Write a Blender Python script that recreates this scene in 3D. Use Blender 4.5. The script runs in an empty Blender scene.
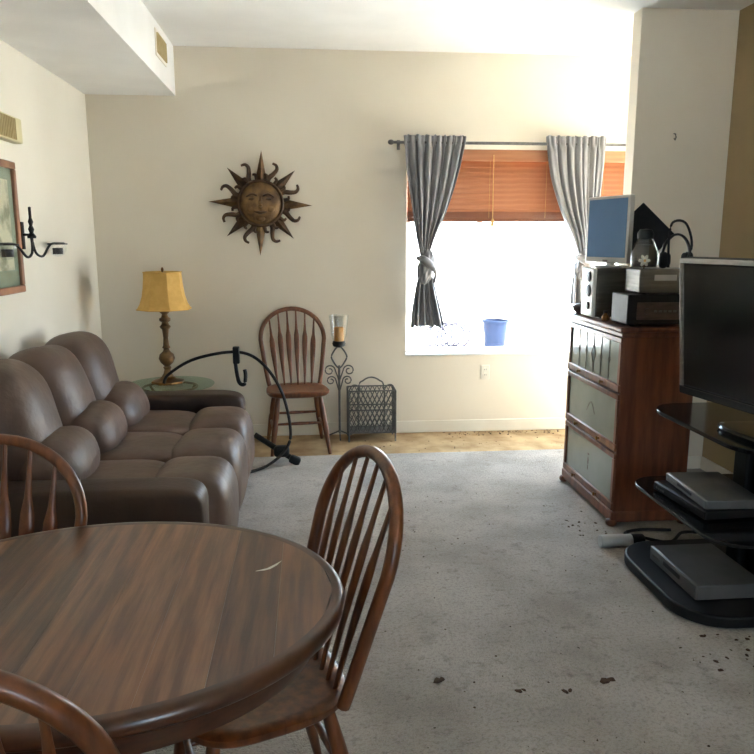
import bpy, bmesh, math, random
from mathutils import Matrix, Vector, Euler
random.seed(7)
PI = math.pi
SC = bpy.context.scene
COL = SC.collection

# ------------------------------------------------------------------ camera, sky, exposure
cam_data = bpy.data.cameras.new('camera')
cam = bpy.data.objects.new('camera', cam_data)
COL.objects.link(cam)
cam.location = (0, 0, 1.52)
cam.rotation_euler = (math.radians(90 - 10.6), 0, math.radians(-5.2))
cam_data.sensor_width = 36
cam_data.lens = 731 / 754 * 36
cam_data.clip_start = 0.02
SC.camera = cam

world = bpy.data.worlds.new('sky')
SC.world = world
world.use_nodes = True
wbg = world.node_tree.nodes['Background']
wbg.inputs[0].default_value = (0.62, 0.80, 1.0, 1)
wbg.inputs[1].default_value = 5.5

SC.view_settings.view_transform = 'Standard'
SC.view_settings.look = 'None'
SC.view_settings.gamma = 1.0
SC.view_settings.use_curve_mapping = False
SC.view_settings.exposure = 1.5

sun_data = bpy.data.lights.new('sun', 'SUN')
sun_data.energy = 38
sun_data.angle = math.radians(2)
sun_data.color = (1.0, 0.94, 0.85)
sun = bpy.data.objects.new('sun', sun_data)
COL.objects.link(sun)
sun.rotation_euler = Vector((-0.45, 0.30, -0.84)).to_track_quat('-Z', 'Y').to_euler()


def portal(name, loc, rot, sx, sy):
    d = bpy.data.lights.new(name, 'AREA')
    d.shape = 'RECTANGLE'
    d.size = sx
    d.size_y = sy
    try:
        d.cycles.is_portal = True
    except Exception:
        d.energy = 0
    o = bpy.data.objects.new(name, d)
    COL.objects.link(o)
    o.location = loc
    o.rotation_euler = rot
    return o


# sky light enters by the window and two added openings, alcove door and unseen dining window
portal('window_portal', (1.65, 5.90, 1.4), (math.radians(-90), 0, 0), 1.9, 1.65)
portal('alcove_portal', (3.36, 5.18, 1.05), (0, math.radians(90), 0), 2.1, 0.9)
portal('dining_portal', (1.5, -2.66, 1.5), (math.radians(90), 0, 0), 1.0, 1.4)

# ------------------------------------------------------------------ materials


def lin(c):
    def f(v):
        v /= 255.0
        return v / 12.92 if v <= 0.04045 else ((v + 0.055) / 1.055) ** 2.4
    return (f(c[0]), f(c[1]), f(c[2]), 1)


def mat(name, col, rough=0.5, metal=0.0, col2=None, scale=6, detail=4, stretch=(1, 1, 1), bump=0.0, bscale=60,
        spec=0.5, lo=0.35, hi=0.65, coat=0.0, trans=0.0, sheen=0.0, bstretch=None):
    m = bpy.data.materials.new(name)
    m.use_nodes = True
    nt = m.node_tree
    b = nt.nodes['Principled BSDF']
    b.inputs['Base Color'].default_value = lin(col)
    b.inputs['Roughness'].default_value = rough
    b.inputs['Metallic'].default_value = metal
    b.inputs['Specular IOR Level'].default_value = spec
    b.inputs['Coat Weight'].default_value = coat
    b.inputs['Coat Roughness'].default_value = 0.15
    b.inputs['Transmission Weight'].default_value = trans
    b.inputs['Sheen Weight'].default_value = sheen
    tc = nt.nodes.new('ShaderNodeTexCoord')
    mp = nt.nodes.new('ShaderNodeMapping')
    mp.inputs['Scale'].default_value = stretch
    nt.links.new(tc.outputs['Object'], mp.inputs['Vector'])
    if col2 is not None:
        n = nt.nodes.new('ShaderNodeTexNoise')
        n.inputs['Scale'].default_value = scale
        n.inputs['Detail'].default_value = detail
        nt.links.new(mp.outputs[0], n.inputs['Vector'])
        r = nt.nodes.new('ShaderNodeValToRGB')
        r.color_ramp.elements[0].position = lo
        r.color_ramp.elements[1].position = hi
        r.color_ramp.elements[0].color = lin(col)
        r.color_ramp.elements[1].color = lin(col2)
        nt.links.new(n.outputs['Fac'], r.inputs['Fac'])
        nt.links.new(r.outputs['Color'], b.inputs['Base Color'])
    if bump > 0:
        n2 = nt.nodes.new('ShaderNodeTexNoise')
        n2.inputs['Scale'].default_value = bscale
        n2.inputs['Detail'].default_value = 3
        if bstretch:
            mp2 = nt.nodes.new('ShaderNodeMapping')
            mp2.inputs['Scale'].default_value = bstretch
            nt.links.new(tc.outputs['Object'], mp2.inputs['Vector'])
            nt.links.new(mp2.outputs[0], n2.inputs['Vector'])
        else:
            nt.links.new(tc.outputs['Object'], n2.inputs['Vector'])
        bp = nt.nodes.new('ShaderNodeBump')
        bp.inputs['Strength'].default_value = bump
        bp.inputs['Distance'].default_value = 0.01
        nt.links.new(n2.outputs['Fac'], bp.inputs['Height'])
        nt.links.new(bp.outputs['Normal'], b.inputs['Normal'])
    return m


def thin_glass(name, tint=(255, 255, 255), refl=0.08, rough=0.02, tcol=(250, 252, 252)):
    m = bpy.data.materials.new(name)
    m.use_nodes = True
    nt = m.node_tree
    nt.nodes.clear()
    out = nt.nodes.new('ShaderNodeOutputMaterial')
    mix = nt.nodes.new('ShaderNodeMixShader')
    tr = nt.nodes.new('ShaderNodeBsdfTransparent')
    gl = nt.nodes.new('ShaderNodeBsdfGlossy')
    tr.inputs[0].default_value = lin(tcol)
    gl.inputs[0].default_value = lin(tint)
    gl.inputs['Roughness'].default_value = rough
    mix.inputs[0].default_value = refl
    nt.links.new(tr.outputs[0], mix.inputs[1])
    nt.links.new(gl.outputs[0], mix.inputs[2])
    nt.links.new(mix.outputs[0], out.inputs[0])
    return m


def carpet_mat():
    m = mat('carpet', (186, 178, 169), 0.95, col2=(152, 143, 133), scale=2.6, detail=8, bump=0.9, bscale=160, spec=0.15, sheen=0.3,
            lo=0.38, hi=0.68)
    nt = m.node_tree
    b = nt.nodes['Principled BSDF']
    src = b.inputs['Base Color'].links[0].from_socket
    tc = [n for n in nt.nodes if n.type == 'TEX_COORD'][0]
    prev = src
    # trodden stains and fine fleck
    for sc, lo, hi, col, fac in ((5.5, 0.57, 0.72, (116, 104, 92), 0.6), (22, 0.56, 0.72, (108, 96, 84), 0.6), (75, 0.48, 0.72, (112, 104, 97), 0.7)):
        n = nt.nodes.new('ShaderNodeTexNoise')
        n.inputs['Scale'].default_value = sc
        n.inputs['Detail'].default_value = 6
        n.inputs['Roughness'].default_value = 0.65
        nt.links.new(tc.outputs['Object'], n.inputs['Vector'])
        r = nt.nodes.new('ShaderNodeMapRange')
        r.inputs['From Min'].default_value = lo
        r.inputs['From Max'].default_value = hi
        r.inputs['To Max'].default_value = fac
        nt.links.new(n.outputs['Fac'], r.inputs['Value'])
        mx = nt.nodes.new('ShaderNodeMixRGB')
        nt.links.new(r.outputs['Result'], mx.inputs['Fac'])
        nt.links.new(prev, mx.inputs['Color1'])
        mx.inputs['Color2'].default_value = lin(col)
        prev = mx.outputs['Color']
    nt.links.new(prev, b.inputs['Base Color'])
    return m


M = {}
M['wall'] = mat('cream_wall_paint', (229, 220, 203), 0.85, col2=(225, 215, 197), scale=1.5, bump=0.15, bscale=220, spec=0.25)
M['wall_tan_shaded'] = mat('shaded_tan_wall_paint', (166, 145, 110), 0.85, col2=(160, 139, 104), scale=2, bump=0.15, bscale=220, spec=0.25)  # partly tan paint, partly the wall's shade put into the colour
M['wall_left'] = mat('lit_cream_wall_paint', (232, 225, 210), 0.85, col2=(228, 220, 204), scale=1.5, bump=0.15, bscale=220, spec=0.25)  # same cream as the back wall, lightened in colour for window light
M['ceiling'] = mat('ceiling_paint', (236, 234, 230), 0.9, col2=(230, 228, 224), scale=3, bump=0.2, bscale=140, spec=0.2)
M['trim'] = mat('trim_paint', (232, 226, 212), 0.5, col2=(222, 214, 198), scale=4)
M['white'] = mat('white_vinyl', (240, 240, 238), 0.4, col2=(232, 232, 230), scale=5)
M['carpet'] = carpet_mat()
M['subfloor'] = mat('tan_subfloor', (186, 160, 122), 0.9, col2=(150, 122, 88), scale=6, detail=7, bump=0.3, bscale=80, spec=0.2)
M['glass'] = thin_glass('window_glass', refl=0.05)
M['green_glass'] = thin_glass('table_glass', tint=(225, 240, 232), refl=0.16, tcol=(232, 242, 236))
M['hurricane'] = thin_glass('hurricane_glass', refl=0.07, tcol=(248, 250, 250))
M['leather'] = mat('brown_leather', (102, 80, 69), 0.46, col2=(86, 66, 56), scale=5, detail=5, bump=0.35, bscale=22, spec=0.55)
M['leather_dark'] = mat('dark_brown_leather', (66, 48, 38), 0.5, col2=(54, 39, 31), scale=5, bump=0.15, bscale=60, spec=0.4)
M['oak'] = mat('oak_chair_wood', (124, 70, 34), 0.38, col2=(88, 47, 23), scale=7, detail=6, stretch=(6, 6, 0.7), bump=0.05, bscale=50, coat=0.25)
M['oak_dark'] = mat('dark_oak_wood', (96, 54, 32), 0.4, col2=(70, 38, 22), scale=7, detail=6, stretch=(6, 6, 0.8), bump=0.05, bscale=50, coat=0.2)
M['board'] = [mat('table_board_%d' % i, a, 0.3, col2=b, scale=5.5, detail=8, stretch=(9, 0.6, 3), bump=0.08, bscale=70, coat=0.25,
                  bstretch=(6, .4, 2), lo=0.32, hi=0.62)
              for i, (a, b) in enumerate([((128, 84, 56), (84, 50, 31)), ((112, 71, 46), (70, 40, 25)), ((142, 97, 66), (98, 62, 40))])]
M['table_edge'] = mat('table_edge_wood', (84, 48, 28), 0.28, col2=(62, 34, 20), scale=9, detail=6, stretch=(2, 2, 6), coat=0.35)
M['cab'] = mat('bookcase_wood', (126, 74, 45), 0.42, col2=(94, 50, 29), scale=6, detail=6, stretch=(5, 5, 0.6), coat=0.15)
M['iron'] = mat('black_iron', (34, 32, 31), 0.5, 0.6, col2=(48, 45, 42), scale=25)
M['grey_iron'] = mat('pewter_iron', (112, 110, 106), 0.5, 0.3, col2=(88, 86, 83), scale=25)
M['black'] = mat('black_plastic', (20, 20, 21), 0.5, col2=(26, 26, 27), scale=8, spec=0.3)
M['black_gloss'] = mat('black_gloss', (14, 14, 16), 0.12, col2=(18, 18, 20), scale=8)
M['screen'] = mat('dark_screen', (16, 16, 18), 0.16, col2=(19, 19, 21), scale=3, spec=0.6)
M['lcd_sky_tint'] = mat('sky_tinted_screen', (96, 132, 174), 0.2, col2=(104, 140, 182), scale=2, spec=0.8)  # blue base colour imitates sky reflected in the screen
M['silver'] = mat('silver_plastic', (196, 196, 194), 0.35, 0.3, col2=(182, 182, 182), scale=6)
M['grey_metal'] = mat('grey_metal', (128, 124, 118), 0.35, 0.7, col2=(108, 104, 98), scale=5, stretch=(1, 1, 12))
M['player'] = mat('dulled_player_metal', (112, 112, 112), 0.4, 0.3, col2=(96, 96, 96), scale=6)
M['bronze'] = mat('aged_bronze', (136, 104, 62), 0.45, 0.4, col2=(78, 54, 32), scale=14, detail=5, bump=0.25, bscale=60)
M['bronze_dark'] = mat('dark_bronze', (98, 70, 42), 0.5, 0.4, col2=(58, 40, 26), scale=16, detail=5, bump=0.2, bscale=60)
M['brass'] = mat('antique_brass', (146, 104, 52), 0.35, 0.8, col2=(88, 60, 32), scale=12, detail=4)
M['shade'] = mat('gold_shade_fabric', (222, 178, 98), 0.8, col2=(212, 166, 86), scale=20, bump=0.1, bscale=150, trans=0.0)
M['curtain'] = mat('grey_satin', (138, 136, 137), 0.33, col2=(122, 120, 122), scale=8, stretch=(4, 4, 0.5), spec=0.6, sheen=0.2)
M['blind'] = mat('backlit_cherry_blind', (178, 122, 84), 0.35, col2=(160, 104, 70), scale=5, stretch=(0.6, 6, 6), coat=0.15)  # lighter colour stands in for daylight showing through the slats
M['blind_dark'] = mat('cherry_blind_rail', (140, 82, 50), 0.45, col2=(118, 66, 40), scale=5, stretch=(0.6, 6, 6), coat=0.1)
M['cord'] = mat('tan_cord', (216, 178, 118), 0.8, col2=(200, 160, 100), scale=30)
M['candle'] = mat('amber_wax', (214, 160, 92), 0.55, col2=(196, 138, 72), scale=10)
M['frame_wood'] = mat('picture_frame_wood', (166, 118, 86), 0.5, col2=(140, 94, 66), scale=10, stretch=(3, 1, 1))
M['mat_green'] = mat('green_mat_board', (158, 164, 142), 0.9, col2=(150, 156, 134), scale=12)
M['print'] = mat('faded_print', (218, 208, 180), 0.9, col2=(150, 146, 118), scale=9, detail=7, lo=0.48, hi=0.66)
M['chime'] = mat('aged_cream_plastic', (214, 204, 160), 0.5, col2=(206, 194, 150), scale=6)
M['chime_grille'] = mat('tan_grille', (176, 158, 112), 0.7, col2=(164, 146, 100), scale=30)
M['leading'] = mat('lead_came', (110, 104, 92), 0.45, 0.6, col2=(92, 86, 76), scale=15)
M['pane'] = mat('bookcase_pane', (150, 156, 146), 0.1, col2=(140, 146, 136), scale=4, spec=0.6)
M['blue'] = mat('blue_plastic', (19, 31, 52), 0.6, col2=(17, 28, 48), scale=5, spec=0.1)
M['hose'] = mat('hose_rubber', (36, 35, 45), 0.6, col2=(32, 31, 40), scale=10, spec=0.1)
M['patio'] = mat('pale_concrete', (232, 232, 230), 0.9, col2=(220, 220, 218), scale=2)
M['leaf'] = mat('dry_leaf', (84, 60, 40), 0.9, col2=(58, 42, 30), scale=30)
M['radio'] = mat('walnut_panel', (96, 78, 68), 0.5, col2=(72, 58, 52), scale=9, stretch=(1, 1, 5))
M['ceramic'] = mat('dark_ceramic', (46, 38, 36), 0.3, col2=(62, 48, 42), scale=10)
M['paper'] = mat('paper', (226, 224, 216), 0.8, col2=(214, 212, 204), scale=10)
M['velvet'] = mat('black_felt', (15, 15, 16), 0.9, col2=(20, 20, 21), scale=30)

# ------------------------------------------------------------------ mesh builder


class B:
    def __init__(self):
        self.v = []
        self.f = []

    def add(self, vs, fs, mx=None):
        k = len(self.v)
        for p in vs:
            p = Vector(p)
            if mx is not None:
                p = mx @ p
            self.v.append(tuple(p))
        for f in fs:
            self.f.append(tuple(i + k for i in f))
        return self

    def box(self, x0, x1, y0, y1, z0, z1, mx=None):
        vs = [(x0, y0, z0), (x1, y0, z0), (x1, y1, z0), (x0, y1, z0), (x0, y0, z1), (x1, y0, z1), (x1, y1, z1), (x0, y1, z1)]
        fs = [(0, 3, 2, 1), (4, 5, 6, 7), (0, 1, 5, 4), (1, 2, 6, 5), (2, 3, 7, 6), (3, 0, 4, 7)]
        return self.add(vs, fs, mx)

    def prism(self, poly, z0, z1, mx=None):
        n = len(poly)
        vs = [(x, y, z0) for x, y in poly] + [(x, y, z1) for x, y in poly]
        fs = [tuple(reversed(range(n))), tuple(range(n, 2 * n))]
        fs += [(i, (i + 1) % n, n + (i + 1) % n, n + i) for i in range(n)]
        return self.add(vs, fs, mx)

    def lathe(self, prof, n=24, mx=None, sx=1, sy=1, ang0=0, cap=True):
        vs, fs = [], []
        for r, z in prof:
            for i in range(n):
                a = ang0 + 2 * PI * i / n
                vs.append((r * math.cos(a) * sx, r * math.sin(a) * sy, z))
        for j in range(len(prof) - 1):
            for i in range(n):
                a, b = j * n + i, j * n + (i + 1) % n
                fs.append((a, b, b + n, a + n))
        if cap:
            if prof[0][0] > 1e-5:
                fs.append(tuple(reversed(range(n))))
            if prof[-1][0] > 1e-5:
                fs.append(tuple(range((len(prof) - 1) * n, len(prof) * n)))
        return self.add(vs, fs, mx)

    def tube(self, pts, r, n=8, closed=False, ref=(0, 0, 1), mx=None):
        """r scalar, list of scalars or list of (a, b): b along the direction nearest ref"""
        P = [Vector(p) for p in pts]
        m = len(P)
        vs, fs = [], []
        for i in range(m):
            if closed:
                t = P[(i + 1) % m] - P[i - 1]
            else:
                t = P[min(i + 1, m - 1)] - P[max(i - 1, 0)]
            t.normalize()
            rf = Vector(ref)
            if abs(t.dot(rf)) > 0.97:
                rf = Vector((1, 0, 0)) if abs(t.x) < 0.9 else Vector((0, 1, 0))
            a = t.cross(rf).normalized()
            b = a.cross(t).normalized()
            rr = r[i] if isinstance(r, (list, tuple)) else r
            ra, rb = rr if isinstance(rr, (list, tuple)) else (rr, rr)
            for k in range(n):
                q = 2 * PI * k / n
                vs.append(P[i] + a * (ra * math.cos(q)) + b * (rb * math.sin(q)))
        for i in range(m if closed else m - 1):
            for k in range(n):
                a0 = i * n + k
                a1 = i * n + (k + 1) % n
                b0 = ((i + 1) % m) * n + k
                b1 = ((i + 1) % m) * n + (k + 1) % n
                fs.append((a0, a1, b1, b0))
        if not closed:
            fs.append(tuple(reversed(range(n))))
            fs.append(tuple(range((m - 1) * n, m * n)))
        return self.add(vs, fs, mx)

    def sq(self, c, s, e1=1.0, e2=1.0, nu=32, nv=18, mx=None, fn=None):
        """superellipsoid; e1 shapes the profile, e2 the outline in the xy plane"""
        def pw(v, e):
            return math.copysign(abs(v) ** e, v)
        vs, fs = [], []
        for j in range(nv + 1):
            p = -PI / 2 + PI * j / nv
            for i in range(nu):
                t = 2 * PI * i / nu
                q = Vector((s[0] * pw(math.cos(p), e1) * pw(math.cos(t), e2), s[1] * pw(math.cos(p), e1) * pw(math.sin(t), e2), s[2] * pw(math.sin(p), e1)))
                if fn:
                    q = fn(q)
                vs.append(q)
        for j in range(nv):
            for i in range(nu):
                a, b = j * nu + i, j * nu + (i + 1) % nu
                fs.append((a, b, b + nu, a + nu))
        T = Matrix.Translation(c)
        if mx is not None:
            T = T @ mx
        return self.add(vs, fs, T)

    def build(self, name, m, parent=None, smooth=True, bevel=0, seg=2, angle=40, subsurf=0):
        me = bpy.data.meshes.new(name)
        me.from_pydata(self.v, [], self.f)
        bm = bmesh.new()
        bm.from_mesh(me)
        bmesh.ops.remove_doubles(bm, verts=bm.verts, dist=1e-6)
        bmesh.ops.recalc_face_normals(bm, faces=bm.faces)
        bm.to_mesh(me)
        bm.free()
        if smooth:
            me.polygons.foreach_set('use_smooth', [True] * len(me.polygons))
            me.set_sharp_from_angle(angle=math.radians(angle))
        me.materials.append(m)
        o = bpy.data.objects.new(name, me)
        COL.objects.link(o)
        if parent is not None:
            o.parent = parent
        if bevel:
            md = o.modifiers.new('bevel', 'BEVEL')
            md.width = bevel
            md.segments = seg
            md.limit_method = 'ANGLE'
            md.angle_limit = math.radians(40)
        if subsurf:
            md = o.modifiers.new('subsurf', 'SUBSURF')
            md.levels = subsurf
            md.render_levels = subsurf
        return o


def tag(o, label, cat, group=None, kind=None):
    o['label'] = label
    if cat:
        o['category'] = cat
    if group:
        o['group'] = group
    if kind:
        o['kind'] = kind
    return o


def thing(name, label, cat, loc=(0, 0, 0), rz=0.0, group=None):
    o = bpy.data.objects.new(name, None)
    COL.objects.link(o)
    o.location = loc
    o.rotation_euler = (0, 0, rz)
    o.empty_display_size = 0.1
    return tag(o, label, cat, group)


def struct(o, label=None):
    o['kind'] = 'structure'
    if label:
        o['label'] = label
    return o


def copy_tree(o, parent=None):
    c = o.copy()
    COL.objects.link(c)
    c.parent = parent
    for ch in list(o.children):
        copy_tree(ch, c)
    return c


def rot(axis, deg):
    return Matrix.Rotation(math.radians(deg), 4, axis)


def spline(pts, n=8, closed=False):
    P = [Vector(p) for p in pts]
    out = []
    m = len(P)
    for i in range(m if closed else m - 1):
        if closed:
            p0, p1, p2, p3 = P[i - 1], P[i], P[(i + 1) % m], P[(i + 2) % m]
        else:
            p0, p1, p2, p3 = P[max(i - 1, 0)], P[i], P[i + 1], P[min(i + 2, m - 1)]
        for k in range(n):
            t = k / n
            out.append(0.5 * ((2 * p1) + (p2 - p0) * t + (2 * p0 - 5 * p1 + 4 * p2 - p3) * t * t + (3 * p1 - p0 - 3 * p2 + p3) * t ** 3))
    if not closed:
        out.append(P[-1])
    return out


# ------------------------------------------------------------------ the room
XL, XR, YB, YS, ZC = -1.588, 2.625, 5.70, 4.55, 2.89
XS = 2.012          # free edge of the short partition
WX0, WX1, WZ0, WZ1 = 0.745, 2.56, 0.615, 2.20
YR = -2.5

b = B().box(-1.75, 3.4, YR - 0.15, 5.9, -0.12, -0.012)
fl = struct(b.build('floor', M['subfloor'], smooth=False), 'bare tan subfloor strip along the window wall')
b = B().box(XL, XR, YR, 5.075, -0.012, 0.0)
struct(b.build('carpet_floor', M['carpet'], smooth=False), 'worn grey beige carpet with dirt and stains')
b = B().box(-1.75, 3.4, YR - 0.15, 5.9, ZC, ZC + 0.12)
struct(b.build('ceiling', M['ceiling'], smooth=False), 'smooth white ceiling')

b = B()
b.box(-1.72, WX0, YB, YB + 0.18, 0, ZC)
b.box(WX1, 3.4, YB, YB + 0.18, 0, ZC)
b.box(WX0, WX1, YB, YB + 0.18, 0, WZ0)
b.box(WX0, WX1, YB, YB + 0.18, WZ1, ZC)
struct(b.build('wall_back', M['wall'], smooth=False), 'cream painted window wall')
struct(B().box(XL - 0.14, XL, YR, YB, 0, ZC).build('wall_left', M['wall_left'], smooth=False), 'cream wall behind the sofa, tone lightened for the window light')
struct(B().box(XR, XR + 0.14, YR, YS, 0, ZC).build('wall_right', M['wall_tan_shaded'], smooth=False), 'tan wall behind the television, tone deepened for its shade')
struct(B().box(XS, 3.4, YS, YS + 0.12, 0, ZC).build('wall_partition', M['wall'], smooth=False), 'short cream partition wall beside the window')
# alcove wall with an added opening for the glazed door
b = B()
b.box(3.26, 3.40, YS + 0.12, 4.74, 0, ZC)
b.box(3.26, 3.40, 5.62, YB, 0, ZC)
b.box(3.26, 3.40, 4.74, 5.62, 2.10, ZC)
struct(b.build('wall_alcove', M['wall'], smooth=False), 'cream alcove wall around the added glazed door')
# dining wall behind the camera with an added window opening for fill light
b = B()
b.box(-1.72, 1.0, YR - 0.14, YR, 0, ZC)
b.box(2.0, XR + 0.14, YR - 0.14, YR, 0, ZC)
b.box(1.0, 2.0, YR - 0.14, YR, 0, 0.8)
b.box(1.0, 2.0, YR - 0.14, YR, 2.2, ZC)
struct(b.build('wall_dining', M['wall'], smooth=False), 'cream dining wall around the added window')
# dropped soffit along the left wall
struct(B().box(XL, -0.95, YR, YB, 2.55, ZC).build('ceiling_soffit', M['ceiling'], smooth=False), 'boxed white soffit along the left wall')


def baseboard(name, x0, x1, y0, y1):
    struct(B().box(x0, x1, y0, y1, -0.012, 0.085).build(name, M['trim'], bevel=0.004), 'cream painted baseboard')


baseboard('baseboard_back', XL, 3.26, YB - 0.014, YB)
baseboard('baseboard_left', XL, XL + 0.014, YR, YB - 0.014)
baseboard('baseboard_right', XR - 0.014, XR, YR, YS - 0.014)
baseboard('baseboard_partition', XS, XR - 0.014, YS - 0.014, YS)


def window(name, x0, x1, z0, z1, y, label, mull):
    w = bpy.data.objects.new(name, None)
    COL.objects.link(w)
    struct(w, label)
    b = B()
    t = 0.045
    b.box(x0, x1, y, y + 0.05, z0, z0 + t).box(x0, x1, y, y + 0.05, z1 - t, z1)
    b.box(x0, x0 + t, y, y + 0.05, z0 + t, z1 - t).box(x1 - t, x1, y, y + 0.05, z0 + t, z1 - t)
    b.build('window_frame', M['white'], w, smooth=False)
    B().box(mull - 0.02, mull + 0.02, y - 0.004, y + 0.054, z0 + t, z1 - t).build('mullion', M['white'], w, smooth=False)
    B().box(x0 + t, mull - 0.02, y + 0.02, y + 0.026, z0 + t, z1 - t).build('pane', M['glass'], w, smooth=False)
    B().box(mull + 0.02, x1 - t, y + 0.02, y + 0.026, z0 + t, z1 - t).build('pane', M['glass'], w, smooth=False)
    return w


w1 = window('window_1', WX0, WX1, WZ0, WZ1, YB + 0.11, 'wide vinyl window glaring with daylight', 1.345)
B().box(WX0 + 0.001, WX1 - 0.001, YB - 0.012, YB + 0.11, WZ0, WZ0 + 0.016).build('window_sill', M['white'], w1, bevel=0.004)
window('fill_window_2', 1.0, 2.0, 0.8, 2.2, YR - 0.1, 'unseen dining window, added and sized for fill light', 1.5)  # unseen window put in behind the camera as fill
# glazed alcove door, out of view, added to brighten the back wall
d1 = bpy.data.objects.new('added_door_1', None)
COL.objects.link(d1)
struct(d1, 'assumed glazed door of the alcove, added for side light')
b = B()
b.box(3.30, 3.35, 4.74, 4.82, 0, 2.10).box(3.30, 3.35, 5.54, 5.62, 0, 2.10)
b.box(3.30, 3.35, 4.82, 5.54, 0, 0.1).box(3.30, 3.35, 4.82, 5.54, 2.02, 2.10)
b.build('door_frame', M['white'], d1, smooth=False)
B().box(3.322, 3.328, 4.82, 5.54, 0.1, 2.02).build('pane', M['glass'], d1, smooth=False)

# outside
struct(B().box(-26, 30, -26, 30, -0.4, -0.13).build('ground_patio', M['patio'], smooth=False), 'pale concrete patio glaring in daylight')
struct(B().box(-14, 18, 15, 15.2, -0.13, 2.1).build('wall_garden', M['patio'], smooth=False), 'pale garden wall beyond the window')

t = thing('plastic_tub', 'blue plastic tub on the patio seen through the window', 'tub', (2.83, 11.0, -0.13))
B().lathe([(0.14, 0.0), (0.155, 0.02), (0.195, 0.44), (0.185, 0.44), (0.145, 0.03), (0, 0.03)], 28).build('body', M['blue'], t)
B().lathe([(0.195, 0.415), (0.213, 0.42), (0.213, 0.445), (0.195, 0.448)], 28, cap=False).build('rim', M['blue'], t)
pts = []
for i in range(90):
    a = i * 0.33
    pts.append((1.82 + i * 0.005 + 0.24 * math.cos(a), 11.0 + 0.1 * math.sin(a * 0.5), 0.08 + 0.19 * math.sin(a)))
pts += [(2.42, 10.85, -0.08), (2.46, 10.7, -0.11), (2.5, 10.5, -0.113)]
tag(B().tube(spline(pts, 3), 0.017, 6).build('garden_hose', M['hose']), 'coiled purple grey garden hose beside the blue tub', 'hose')

# ------------------------------------------------------------------ window dressing
# wooden blinds, partly raised


def blind(x0, x1, label):
    t = thing('wooden_blind', label, 'blind', ((x0 + x1) / 2, YB + 0.05, 1.66), 0, 'wooden blinds in the window')
    h = (x1 - x0) / 2
    B().box(-h, h, -0.05, -0.035, 0.455, 0.54).build('valance', M['blind'], t, bevel=0.004)
    B().box(-h + 0.005, h - 0.005, -0.03, 0.03, 0.49, 0.535).build('headrail', M['blind_dark'], t, bevel=0.003)
    me = None
    for i in range(10):
        z = 0.436 - i * 0.0392
        if me is None:
            s = B().box(-h + 0.004, h - 0.004, -0.029, 0.029, -0.0017, 0.0017).build('slat', M['blind'], t, smooth=False)
            me = s.data
        else:
            s = bpy.data.objects.new('slat', me)
            COL.objects.link(s)
            s.parent = t
        s.location = (0, 0, z)
        s.rotation_euler = (math.radians(62), 0, 0)
    # gathered slats and bottom rail
    me2 = None
    for i in range(7):
        if me2 is None:
            s = B().box(-h + 0.004, h - 0.004, -0.026, 0.026, -0.003, 0.003).build('slat', M['blind_dark'], t, smooth=False)
            me2 = s.data
        else:
            s = bpy.data.objects.new('slat', me2)
            COL.objects.link(s)
            s.parent = t
        s.location = (0, 0, 0.0335 + i * 0.0068)
        s.rotation_euler = (0, 0, 0)
    B().box(-h + 0.002, h - 0.002, -0.027, 0.027, 0.0, 0.03).build('bottom_rail', M['blind_dark'], t, bevel=0.004)
    for fx in (-0.7, 0.0, 0.7):
        B().tube([(fx * h, -0.028, 0.03), (fx * h, -0.03, 0.46)], 0.0012, 5).build('ladder_cord', M['cord'], t)
    return t


bl = blind(WX0 + 0.01, 2.035, 'cherry wood slat blind between the two grey curtains, half raised')
p = B().tube([(0.02, -0.056, 0.5), (0.022, -0.062, 0.02)], 0.0035, 6).build('pull_cord', M['cord'], bl)
B().lathe([(0.004, 0.06), (0.012, 0.045), (0.016, 0.0), (0.0, 0.0)], 10, Matrix.Translation((0.022, -0.062, -0.035))).build('tassel', M['cord'], p)
blind(2.05, WX1 - 0.01, 'cherry wood slat blind right of the knotted curtain, above the monitor')

# rod
t = thing('curtain_rod', 'thin dark metal curtain rod above the window', 'rod', (0, YB - 0.085, 2.235))
B().tube([(0.63, 0, 0), (2.75, 0, 0)], 0.011, 10).build('pole', M['grey_iron'], t)
B().sq((0.615, 0, 0), (0.024, 0.019, 0.019), nu=14, nv=10).build('finial', M['grey_iron'], t)
for x in (0.68, 2.66):
    B().tube([(x, 0, -0.005), (x, 0.05, -0.012), (x, 0.084, -0.012)], 0.006, 6).box(x - 0.012, x + 0.012, 0.078, 0.085, -0.045, 0.025).build('bracket', M['grey_iron'], t)


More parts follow.
